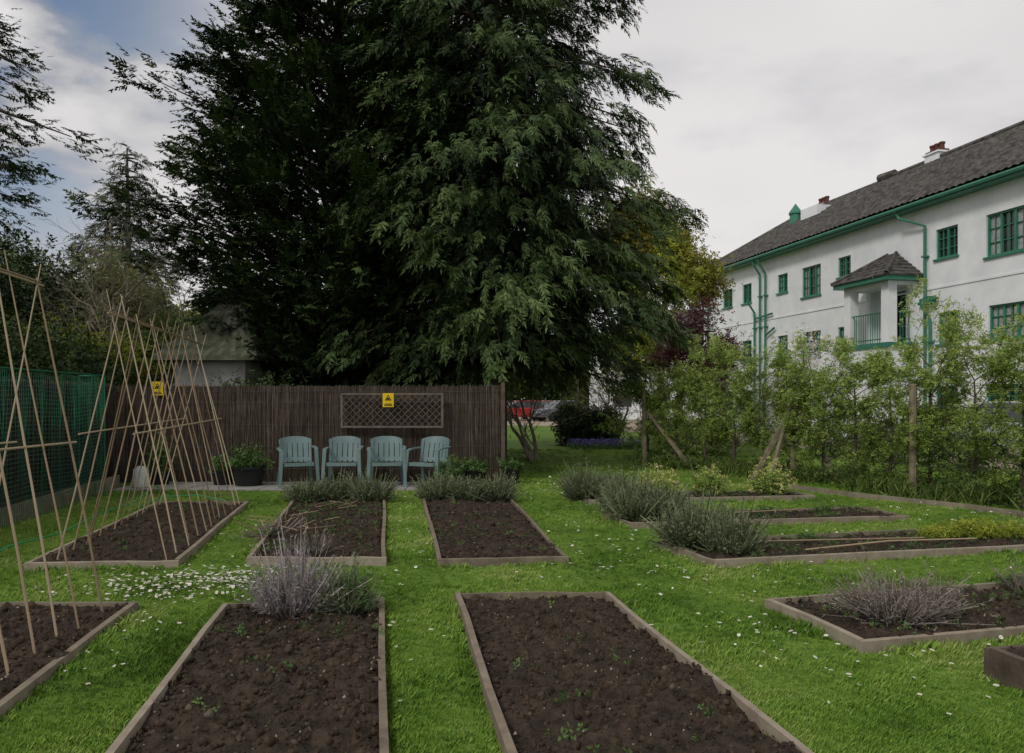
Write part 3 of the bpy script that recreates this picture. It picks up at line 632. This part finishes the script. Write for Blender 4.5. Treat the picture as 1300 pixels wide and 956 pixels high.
hedge("evergreen_bush",(1.6,26),(3.4,26.6),1.1,1.3,5500,M_dark,.085,7,z0=.05)
hedge("garden_shrubs",(4.2,22.5),(6.0,21.5),.9,1.1,2200,M_hleaf,.07,8,z0=.05)
hedge("garden_shrubs",(8.2,21),(10.2,16.5),.8,.8,2600,M_shrub,.07,12,z0=.05)
p=rng.uniform(0,1,(700,1)); P=np.column_stack([1.9+2.0*p[:,0]+rng.normal(0,.15,700),24.6+rng.normal(0,.3,700),.10+rng.random(700)*.2]); foliage("bluebell_flowers",P,.035,M_blue)
P=np.column_stack([1.8+2.2*rng.random(900),24.6+rng.normal(0,.35,900),.04+rng.random(900)*.12]); foliage("bluebell_leaves",P,.05,M_pot)
# ------------------------------------------------------------------ espalier row
def espalier():
    line=[(2.95,18.3),(4.3,16.9),(5.35,15.3),(6.2,13.2),(6.9,11.6),(7.6,9.6),(8.1,8)]
    L=[0]
    for a,b in zip(line,line[1:]): L.append(L[-1]+math.dist(a,b))
    def at(s):
        return (np.interp(s,L,[p[0] for p in line]),np.interp(s,L,[p[1] for p in line]))
    s=.2;k=0
    while s<L[-1]:
        x,y=at(s); x2,y2=at(min(s+.5,L[-1])); dx,dy=(x2-x),(y2-y); q=math.hypot(dx,dy)+1e-6; dx/=q;dy/=q
        e=empty("espalier_apple_tree"); mb=MB(); tips=[]; rn=random.Random(200+k); h=rn.uniform(1.75,2.35)
        mb.tube([(x,y,0),(x+.03,y,h*.5),(x,y,h*.9)],[.03,.024,.01],6)
        for lev in np.arange(.35,h,.24):
            for sg in (-1,1):
                grow(mb,Vector((x,y,lev)),Vector((dx*sg,dy*sg,rn.uniform(-.1,.9))).normalized(),rn.uniform(.35,.62),.011,2,rn,.8,.12,tips,(2,3),3,4)
        mb.obj("trunk_and_arms",M_bark,e)
        n=2700; kk=rng.integers(0,len(tips),n); P=np.array([tuple(t[0]) for t in tips])[kk]+rng.normal(0,.055,(n,3))
        P=P[P[:,2]>.2]; n=len(P)
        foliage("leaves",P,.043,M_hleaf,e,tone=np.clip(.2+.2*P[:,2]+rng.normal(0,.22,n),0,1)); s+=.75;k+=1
    e=empty("espalier_support_fence"); mb=MB(); W=[]
    for (x,y,h) in ((3.0,18,1.75),(5.33,15.1,1.45),(6.2,12.3,1.75),(7.4,9.5,1.75)):
        mb.lathe(x,y,[(0,0),(.06,0),(.058,h-.01),(.045,h),(0,h+.005)],10); W.append((x,y))
    for a,b in (((3.05,17.9,1.25),(3.9,17.2,0)),((5.28,15.0,1.35),(4.5,14.9,0)),((5.38,15.0,1.35),(5.9,14.3,0)),((5.25,15.0,1.3),(4.75,14.7,0))): mb.beam(a,b,.075,.075)
    mb.obj("posts_and_braces",M_post,e); mb=MB()
    for a,b in zip(W,W[1:]):
        for z in (.5,.95,1.4): mb.tube([(*a,z),(*b,z)],.004,4)
    mb.obj("wires",M_wire,e)
    mb=MB(); ed=[(4.6,13.6),(5.2,12.3),(6.2,10.9),(7.0,8.9)]
    for a,b in zip(ed,ed[1:]): mb.plank(a,b,.03,.08,0)
    mb.obj("lawn_edging_board",M_wood)
    n=4200; s=rng.uniform(0,L[-1],n); P=np.array([at(q) for q in s]); off=rng.normal(0,.28,n); pos=np.column_stack([P[:,0]-.25+off,P[:,1]-.15+off*.3,np.zeros(n)])
    k=~inbeds(pos[:,0],pos[:,1],.1); k&=fbm(s*1.5,s*0,2,77)>.33; pos=pos[k];n=len(pos)
    d=rng.normal(size=(n,3))*.45; d[:,2]=1; v=[(-1,0,0),(1,0,0),(1.1,.5,.0),(-1.1,.5,0),(.2,1,.12),(-.2,1,.12)]
    sc=np.column_stack([rng.uniform(.005,.011,n),rng.uniform(.10,.38,n),rng.uniform(.3,1,n)]); V,F,T=scatter(v,[(0,1,2,3),(3,2,4,5)],pos,basis(d,rand_dirs(n)),sc,rng.uniform(0.1,1,n)); np_obj("long_leaved_border_plants",V,F,M_shrub,None,T)
    n=3600; s=rng.uniform(0,L[-1],n); P=np.array([at(q) for q in s]); off=rng.normal(0,.24,n); hh=.75*fbm(s*1.2,s*0,3,78)
    pos=np.column_stack([P[:,0]+off,P[:,1]+off*.3,.05+rng.random(n)*hh]); foliage("low_border_shrubs",pos,.055,M_shrub)
espalier()

# ------------------------------------------------------------------ building
def Ff(s,p,z): return (15.45-.217*s-.976*p,24+.976*s-.217*p,z)
BLD=empty("white_apartment_building")
EV=8.3; S0,S1=-16,21.4
wins=[]
up=[(-.15,1.44,6.05,7.4,3),(2.62,3.62,6.36,7.38,2),(8.27,9.1,6.55,7.36,2),(10.3,11.7,6.05,7.36,3),(12.85,13.7,6.5,7.36,2),(16.1,17.0,6.4,7.36,2),(18.05,19.1,6.4,7.36,2),(-4,-2.5,6.05,7.4,3),(-8,-6.5,6.05,7.4,3)]
for a,b,c,d,n in up: wins.append((a,b,c,d,n)); wins.append((a-.1 if a<4 else a,b-.1 if b<4 else b,3.42,4.5 ,n)); wins.append((a,b,.9,2.0,n))
wins.append((5.1,6.4,3.6,5.5,2))
def wall_with_openings(mb,s0,s1,z0,z1,ops,dp=.16):
    S=sorted(set([s0,s1]+[o[0] for o in ops]+[o[1] for o in ops])); Z=sorted(set([z0,z1]+[o[2] for o in ops]+[o[3] for o in ops]))
    for i in range(len(S)-1):
        for j in range(len(Z)-1):
            sc=(S[i]+S[i+1])/2; zc=(Z[j]+Z[j+1])/2
            if any(o[0]<sc<o[1] and o[2]<zc<o[3] for o in ops): continue
            mb.add([Ff(S[i],0,Z[j]),Ff(S[i+1],0,Z[j]),Ff(S[i+1],0,Z[j+1]),Ff(S[i],0,Z[j+1])],[(0,1,2,3)])
    for o in ops:
        a,b,c,d=o[:4]; q=[(a,c),(b,c),(b,d),(a,d)]
        for k in range(4):
            (x,z),(x2,z2)=q[k],q[(k+1)%4]; mb.add([Ff(x,0,z),Ff(x2,0,z2),Ff(x2,-dp,z2),Ff(x,-dp,z)],[(0,1,2,3)])
mb=MB(); wall_with_openings(mb,S0,S1,-.3,EV,wins)
DEP=9
for s in (S0,S1): mb.add([Ff(s,0,-.3),Ff(s,-DEP,-.3),Ff(s,-DEP,EV),Ff(s,0,EV)],[(0,1,2,3)])
mb.add([Ff(S0,-DEP,-.3),Ff(S1,-DEP,-.3),Ff(S1,-DEP,EV),Ff(S0,-DEP,EV)],[(0,1,2,3)])
mb.box(S0,S1,.001,.03,5.35,5.42,Ff); 
mb.obj("rendered_walls",M_white,BLD)
gf=MB();gl=MB();cu=MB()
for i,(a,b,c,d,n) in enumerate(wins):
    gl.add([Ff(a,-.15,c),Ff(b,-.15,c),Ff(b,-.15,d),Ff(a,-.15,d)],[(0,1,2,3)])
    w=.06; p0,p1=-.14,-.06
    gf.box(a,b,p0,p1,c,c+w,Ff); gf.box(a,b,p0,p1,d-w,d,Ff); gf.box(a,a+w,p0,p1,c+w,d-w,Ff); gf.box(b-w,b,p0,p1,c+w,d-w,Ff)
    for k in range(1,n):
        x=a+(b-a)*k/n; gf.box(x-.035,x+.035,p0+.004,p1-.004,c+w,d-w,Ff)
    for k in range(n):
        xa=a+(b-a)*k/n; xb=a+(b-a)*(k+1)/n; x=(xa+xb)/2; gf.box(x-.012,x+.012,p0+.01,p1-.03,c+w,d-w,Ff)
    for k in (1,2):
        z=c+(d-c)*k/3; gf.box(a+w,b-w,p0+.012,p1-.034,z-.012,z+.012,Ff)
    gf.box(a-.06,b+.06,.001,.07,c-.07,c-.001,Ff)
    if i%3==1 or i in (0,9,12):
        f1,f2=(.28,.25) if i!=1 else (.44,.44)
        cu.box(a+w,a+w+(b-a)*f1,-.149,-.143,c+w,d-w,Ff); cu.box(b-w-(b-a)*f2,b-w,-.149,-.143,c+w,d-w,Ff)
gl.obj("window_glass",M_glass,BLD); gf.obj("green_window_frames",M_green,BLD); cu.obj("curtains",M_curtain,BLD)
g=MB(); g.box(S0-.4,S1+.4,.42,.5,EV-.06,EV+.14,Ff); g.box(S0-.4,S1+.4,.0,.42,EV-.04,EV-.0,Ff)
g.tube([Ff(S0-.4,.56,EV+.05),Ff(S1+.4,.56,EV+.05)],.07,8)
def pipe(s,z0=0,z1=EV,sw=0):
    g.tube([Ff(s+sw,.5,z1),Ff(s+sw*.9,.45,z1-.25),Ff(s,.12,z1-.7),Ff(s,.12,z0)],.055,8)
    for z in np.arange(z0+.5,z1-1,1.5): g.box(s-.09,s+.09,.0,.2,z,z+.06,Ff)
pipe(4.0,sw=1.0); pipe(3.75,0,5.0); pipe(14.6); pipe(15.1); pipe(15.6,0,6.5); pipe(20.6); pipe(-6)
g.tube([Ff(14.0,.12,5.6),Ff(15.6,.12,5.5)],.05,6); g.tube([Ff(13.8,.12,4.9),Ff(14.6,.12,4.6)],.05,6); g.tube([Ff(3.4,.12,5.0),Ff(4.3,.12,4.9)],.06,6); g.box(3.6,3.9,.02,.28,4.85,5.1,Ff)
g.obj("gutters_and_downpipes",M_green,BLD)
def pantile(name,fn,inside,s0,s1,T,m,parent,per=.3,course=.34):
    ns=int((s1-s0)/per*5); s=np.linspace(s0,s1,ns); nt=int(T/course); rows=[]
    for k in range(nt):
        for e_ in (0.0,.98): rows.append((k+e_,.06*(1-e_)))
    V=[]
    for (k,lift) in rows:
        t=k*T/nt
        h=.055*np.abs(np.sin(np.pi*s/per))+lift+.02*(vnoise(s*3,np.full(len(s),float(int(k))),7)-.5)
        for a,b in zip(s,h): V.append(fn(a,t,b))
    idx=np.arange(len(rows)*ns).reshape(len(rows),ns); F=[]
    for r_ in range(len(rows)-1):
        t=rows[r_][0]*T/nt; ok=inside((s[:-1]+s[1:])/2,t)
        i=idx[r_,:-1][ok]; F.append(np.stack([i,i+1,i+ns+1,i+ns],1))
    np_obj(name,np.array(V),np.vstack(F),m,parent,smooth=False)
RH=3.0; RD=4.5; sl_len=math.hypot(RH+.2,RD+.5); cosr=(RD+.5)/sl_len; sinr=(RH+.2)/sl_len
def rf(s,t,h): return Ff(s,.52-t*cosr,EV+.12+t*sinr+h)
pantile("roof_tiles",rf,lambda s,t:s<S1+.5-t*(S1+.5-18.5)/sl_len,S0-.4,S1+.5,sl_len,M_roof,BLD)
mb=MB(); zr=EV+.08+RH+.2
A=Ff(S1+.5,.5,EV+.1);B=Ff(S1+.5,-DEP-.5,EV+.1);R1=Ff(18.5,-RD,zr);R0=Ff(S0-.4,-RD,zr);D=Ff(S0-.4,-DEP-.5,EV+.1);E0=Ff(S0-.4,.5,EV+.1)
mb.add([A,B,R1],[(0,1,2)]); mb.add([B,D,R0,R1],[(0,1,2,3)]); mb.add([E0,D,R0],[(0,1,2)]); mb.obj("rear_roof_slopes",M_roof,BLD)
mb=MB(); mb.tube([Ff(S0-.4,-RD,zr+.1),Ff(12,-RD,zr+.12),Ff(12.02,-RD,zr+.04),Ff(18.5,-RD,zr+.05),Ff(S1+.5,.5,EV+.2)],.13,8)
mb.tube([Ff(11.4,-RD,zr+.2),Ff(12.4,-RD,zr+.25)],.2,8,cap=True); mb.obj("ridge_tiles",M_roof,BLD)
def chimney(s,p,z0,w,h,npots):
    mb=MB(); mb.box(s-w/2,s+w/2,p-.3,p+.3,z0-1.2,z0+h,Ff); mb.box(s-w/2-.06,s+w/2+.06,p-.36,p+.36,z0+h,z0+h+.08,Ff); mb.obj("chimney_stack",M_white,BLD,bevel=.01)
    mb=MB()
    for k in range(npots):
        x=s-w/2+w*(k+.5)/npots; c=Ff(x,p,0); mb.lathe(c[0],c[1],[(.11,z0+h+.08),(.10,z0+h+.35),(.13,z0+h+.4),(.13,z0+h+.46),(.08,z0+h+.48),(0,z0+h+.4)],10)
    mb.box(s-w/2,s+w/2,p-.25,p+.25,z0+h+.081,z0+h+.17,Ff); mb.obj("chimney_pots",M_brick,BLD)
chimney(8.9,-4.6,zr,.8,.3,3); chimney(17.2,-4.8,zr,.8,.1,3)
c=Ff(17.3,-3.2,0); mb=MB(); mb.lathe(c[0],c[1],[(.34,zr-1.0),(.3,zr-.4),(.36,zr-.38),(.36,zr-.3),(0,zr+.2)],8); mb.obj("roof_ventilator",M_green,BLD)
mb=MB(); mb.box(14.8,16.2,-3.6,-2.8,zr-1.3,zr-.45,Ff); mb.obj("white_dormer",M_white,BLD)
mb=MB(); P0,P1,PP=4.5,7.0,1.2
mb.box(P0,P1,.002,PP,-.3,3.38,Ff)
for (a,b) in ((P0,P0+.38),(P1-.38,P1)): mb.box(a,b,PP-.36,PP,3.56,5.62,Ff)
for (a,b) in ((P0,P0+.2),(P1-.2,P1)): mb.box(a,b,.002,.2,3.56,5.62,Ff)
mb.box(P0,P1,.002,PP,5.62,5.74,Ff); mb.obj("porch_walls_and_columns",M_white,BLD)
mb=MB(); mb.box(P0-.06,P1+.06,.003,PP+.06,3.38,3.56,Ff); mb.box(P0-.28,P1+.28,.003,PP+.28,5.74,5.9,Ff)
for z in (3.7,4.65):
    mb.tube([Ff(P0+.38,PP-.1,z),Ff(P1-.38,PP-.1,z)],.025,6); mb.tube([Ff(P0+.1,PP-.36,z),Ff(P0+.1,.2,z)],.025,6)
for s in np.arange(P0+.45,P1-.38,.13): mb.tube([Ff(s,PP-.1,3.56),Ff(s,PP-.1,4.65)],.014,5)
for p in np.arange(.28,PP-.36,.12): mb.tube([Ff(P0+.1,p,3.56),Ff(P0+.1,p,4.65)],.014,5)
mb.obj("balcony_and_fascia",M_green,BLD)
mb=MB(); a=P0-.34;b=P1+.34; q=PP+.34; apx=[(5.55,.05,6.95),(5.95,.05,6.95)]
def tri_strip(p,q_,r_,s_):
    n=7
    for k in range(n):
        t0,t1=k/n,(k+1)/n
        l0=Vector(p).lerp(Vector(s_),t0);l1=Vector(p).lerp(Vector(s_),t1);r0=Vector(q_).lerp(Vector(r_),t0);r1=Vector(q_).lerp(Vector(r_),t1)
        up_=Vector((0,0,.05)); mb.add([Ff(*(l0+up_)),Ff(*(r0+up_)),Ff(*(r1)),Ff(*(l1)),Ff(*l0),Ff(*r0)],[(0,1,2,3),(4,5,1,0)])
tri_strip((a,q,5.9),(b,q,5.9),apx[1],apx[0]); tri_strip((a,.0,5.9),(a,q,5.9),apx[0],apx[0]); tri_strip((b,q,5.9),(b,.0,5.9),apx[1],apx[1])
for c0,c1 in (((a,q,5.95),apx[0]),((b,q,5.95),apx[1])): mb.tube([Ff(*c0),Ff(*c1)],.07,6)
mb.obj("porch_roof",M_roof,BLD)
FW=empty("white_house"); mb=MB(); mb.box(6.8,22,62,70,0,6); mb.obj("walls",M_white,FW)
mb=MB(); mb.add([(6.3,61.5,6),(22.5,61.5,6),(22.5,70.5,6),(6.3,70.5,6),(10.5,66,9),(18.5,66,9)],[(0,1,5,4),(1,2,5),(2,3,4,5),(3,0,4),(3,2,1,0)]); mb.obj("roof",M_roof,FW)
mb=MB()
for x in (8,11,14,17):
    for z in (1,3.8): mb.box(x,x+1.3,61.95,61.998,z,z+1.3)
mb.obj("windows",M_glass,FW)
OB=empty("garden_outbuilding"); mb=MB(); mb.box(-6.95,-5.5,16.4,18.2,0,2.32); mb.obj("walls",M_shadew,OB)
def hiprow(x0,x1,y0,y1,z,ax0,ax1,ay,az,name,m,par):
    mb=MB()
    def strip(p,q_,r_,s_):
        n=6; W=max(2,int((Vector(q_)-Vector(p)).length/.13))
        for k in range(n):
            for j in range(W):
                t0,t1=k/n,(k+1)/n
                def pt(u,t,h): 
                    l=Vector(p).lerp(Vector(s_),t);r=Vector(q_).lerp(Vector(r_),t); o=l.lerp(r,u); o.z+=h; return tuple(o)
                h0=.05+.05*(j%2); h1=.05+.05*((j+1)%2)
                mb.add([pt(j/W,t0,h0),pt((j+1)/W,t0,h1),pt((j+1)/W,t1,h1-.05),pt(j/W,t1,h0-.05),pt(j/W,t0,-.03),pt((j+1)/W,t0,-.03)],[(0,1,2,3),(4,5,1,0)])
    A_,B_,C_,D_=(x0,y0,z),(x1,y0,z),(x1,y1,z),(x0,y1,z); E_,F_=(ax0,ay,az),(ax1,ay,az)
    strip(A_,B_,F_,E_);strip(D_,A_,E_,E_);strip(B_,C_,F_,F_);strip(C_,D_,E_,F_); mb.obj(name,m,par)
hiprow(-7.3,-5.2,16.1,18.45,2.34,-6.35,-5.9,17.3,3.55,"tiled_roof",M_roofm,OB)
tree("evergreen_shrub",-5.3,15.9,.75,.06,3,93,M_dark,2600,.07,spread=.8,jit=.22,trunks=2)

# ------------------------------------------------------------------ cars
def car(x,y,rot,col):
    e=empty("parked_car"); mp=mat("car_paint",col,.25,tuple(q*.9 for q in col),2,spec=.6)
    ca,sa=math.cos(rot),math.sin(rot); T=lambda a,b,c:(x+a*ca-b*sa,y+a*sa+b*ca,c)
    prof=[(-2.05,.3),(-2.1,.6),(-2.0,.85),(-1.2,.95),(1.75,.95),(2.05,.88),(2.1,.5),(2.0,.28)]
    def ext(pr,w0,name,m,bev=0):
        mb=MB(); n=len(pr); vs=[T(a,-w0(b),b) for a,b in pr]+[T(a,w0(b),b) for a,b in pr]
        mb.add(vs,[tuple(range(n)),tuple(range(2*n-1,n-1,-1))]+[(i,n+i,n+(i+1)%n,(i+1)%n) for i in range(n)]); mb.obj(name,m,e,bevel=bev)
    ext(prof,lambda z:.86-.05*abs(z-.6),"body",mp,.05)
    ext([(-1.25,.94),(-.55,1.40),(1.15,1.42),(1.8,.94)],lambda z:.80 if z<1 else .62,"windows",M_glass,.03)
    ext([(-.58,1.405),(-.4,1.46),(1.0,1.48),(1.2,1.415)],lambda z:.62,"roof_panel",mp,.02)
    mb=MB()
    for a in (-1.3,1.3):
        for b in (-.8,.8):
            mb.tube([T(a,b-.1,.31),T(a,b+.1,.31)],.31,16,cap=True)
    mb.obj("wheels",M_black,e); mb=MB()
    for a in (-1.3,1.3):
        for b in (-.8,.8): mb.tube([T(a,b-.11,.31),T(a,b+.11,.31)],.18,12,cap=True)
    mb.obj("hubcaps",M_wire,e); mb=MB()
    for b in (-.65,.65): mb.hexa([T(2.05,b-.14,.62),T(2.1,b-.14,.62),T(2.1,b+.14,.62),T(2.05,b+.14,.62),T(2.03,b-.14,.8),T(2.08,b-.14,.8),T(2.08,b+.14,.8),T(2.03,b+.14,.8)])
    mb.obj("tail_lights",mat("tail_light_red",(.4,.01,.01),.3),e)
car(.7,58,.3,(.42,.03,.03)); car(2.2,63,1.2,(.42,.03,.03)); car(3.6,57,.5,(.12,.13,.15)); car(-1.5,62,.9,(.5,.5,.5))
car(13.0,20.5,-1.3,(.5,.52,.54))

# ------------------------------------------------------------------ light and sky
w=bpy.data.worlds.new("World"); bpy.context.scene.world=w; w.use_nodes=True; nt=w.node_tree; N=nt.nodes; L=nt.links
bg=N["Background"]; bg.inputs[1].default_value=.107
sky=N.new('ShaderNodeTexSky'); sky.sky_type='NISHITA'; sky.sun_disc=False; sky.sun_elevation=math.radians(42); sky.sun_rotation=math.radians(220)
tc=N.new('ShaderNodeTexCoord')
def math_(op,a,b=None,clamp=False):
    m=N.new('ShaderNodeMath'); m.operation=op; m.use_clamp=clamp
    for i,q in enumerate((a,b)):
        if q is None: continue
        if isinstance(q,(int,float)): m.inputs[i].default_value=q
        else: L.new(q,m.inputs[i])
    return m.outputs[0]
mp=N.new('ShaderNodeMapping'); mp.inputs['Scale'].default_value=(1,1,2.2); L.new(tc.outputs['Generated'],mp.inputs[0])
n1=N.new('ShaderNodeTexNoise'); n1.inputs['Scale'].default_value=4.2; n1.inputs['Detail'].default_value=6; n1.inputs['Roughness'].default_value=.5; L.new(mp.outputs[0],n1.inputs[0])
n2=N.new('ShaderNodeTexNoise'); n2.inputs['Scale'].default_value=1.3; n2.inputs['Detail'].default_value=3; L.new(mp.outputs[0],n2.inputs[0])
r=N.new('ShaderNodeValToRGB'); e=r.color_ramp.elements; e[0].position=.3; e[0].color=(5.4,5.3,5.4,1); e[1].position=.65; e[1].color=(7.4,7.2,7.15,1); L.new(n2.outputs[0],r.inputs[0])
rw=N.new('ShaderNodeValToRGB'); e=rw.color_ramp.elements; e[0].position=.30; e[0].color=(.84,.85,.88,1); e[1].position=.45; e[1].color=(1,1,1,1); L.new(n1.outputs[0],rw.inputs[0])
mw=N.new('ShaderNodeMix'); mw.data_type='RGBA'; mw.blend_type='MULTIPLY'; mw.inputs[0].default_value=1; L.new(r.outputs[0],mw.inputs[6]); L.new(rw.outputs[0],mw.inputs[7])
dt=N.new('ShaderNodeVectorMath'); dt.operation='DOT_PRODUCT'; L.new(tc.outputs['Generated'],dt.inputs[0]); gv=Vector((-.60,.70,.42)).normalized(); dt.inputs[1].default_value=tuple(gv)
gap=math_('MULTIPLY',math_('SUBTRACT',dt.outputs['Value'],.935),18,True)
cl=math_('MULTIPLY',math_('SUBTRACT',n1.outputs[0],.38),11,True)
gapf=math_('MULTIPLY',gap,math_('SUBTRACT',1,cl),True)
r3=N.new('ShaderNodeValToRGB'); e=r3.color_ramp.elements; e[0].position=.44; e[0].color=(.42,.46,.52,1); e[1].position=.56; e[1].color=(1.08,1.08,1.08,1); L.new(n1.outputs[0],r3.inputs[0])
mx0=N.new('ShaderNodeMix'); mx0.data_type='RGBA'; mx0.blend_type='MULTIPLY'; L.new(gap,mx0.inputs[0]); L.new(mw.outputs[2],mx0.inputs[6]); L.new(r3.outputs[0],mx0.inputs[7])
mx=N.new('ShaderNodeMix'); mx.data_type='RGBA'; L.new(gapf,mx.inputs[0]); L.new(mx0.outputs[2],mx.inputs[6]); L.new(sky.outputs[0],mx.inputs[7])
L.new(mx.outputs[2],bg.inputs[0])
sd=bpy.data.lights.new("sun",'SUN'); sd.energy=1.5; sd.angle=math.radians(12); sd.color=(1,.95,.87); so=bpy.data.objects.new("sun",sd); C.objects.link(so)
az=math.radians(220); el=math.radians(42); sv=Vector((math.sin(az)*math.cos(el),math.cos(az)*math.cos(el),math.sin(el))); so.rotation_euler=sv.to_track_quat('Z','Y').to_euler(); so.location=sv*50
cd=bpy.data.cameras.new("camera"); co=bpy.data.objects.new("camera",cd); C.objects.link(co); co.location=(0,0,1.5); co.rotation_euler=(math.radians(90),0,0)
cd.sensor_width=36; cd.lens=1010/1300*36; cd.shift_y=30/1300; cd.clip_end=2000; cd.clip_start=.05
bpy.context.scene.camera=co
vs=bpy.context.scene.view_settings; vs.view_transform='Standard'; vs.look='None'; vs.exposure=0
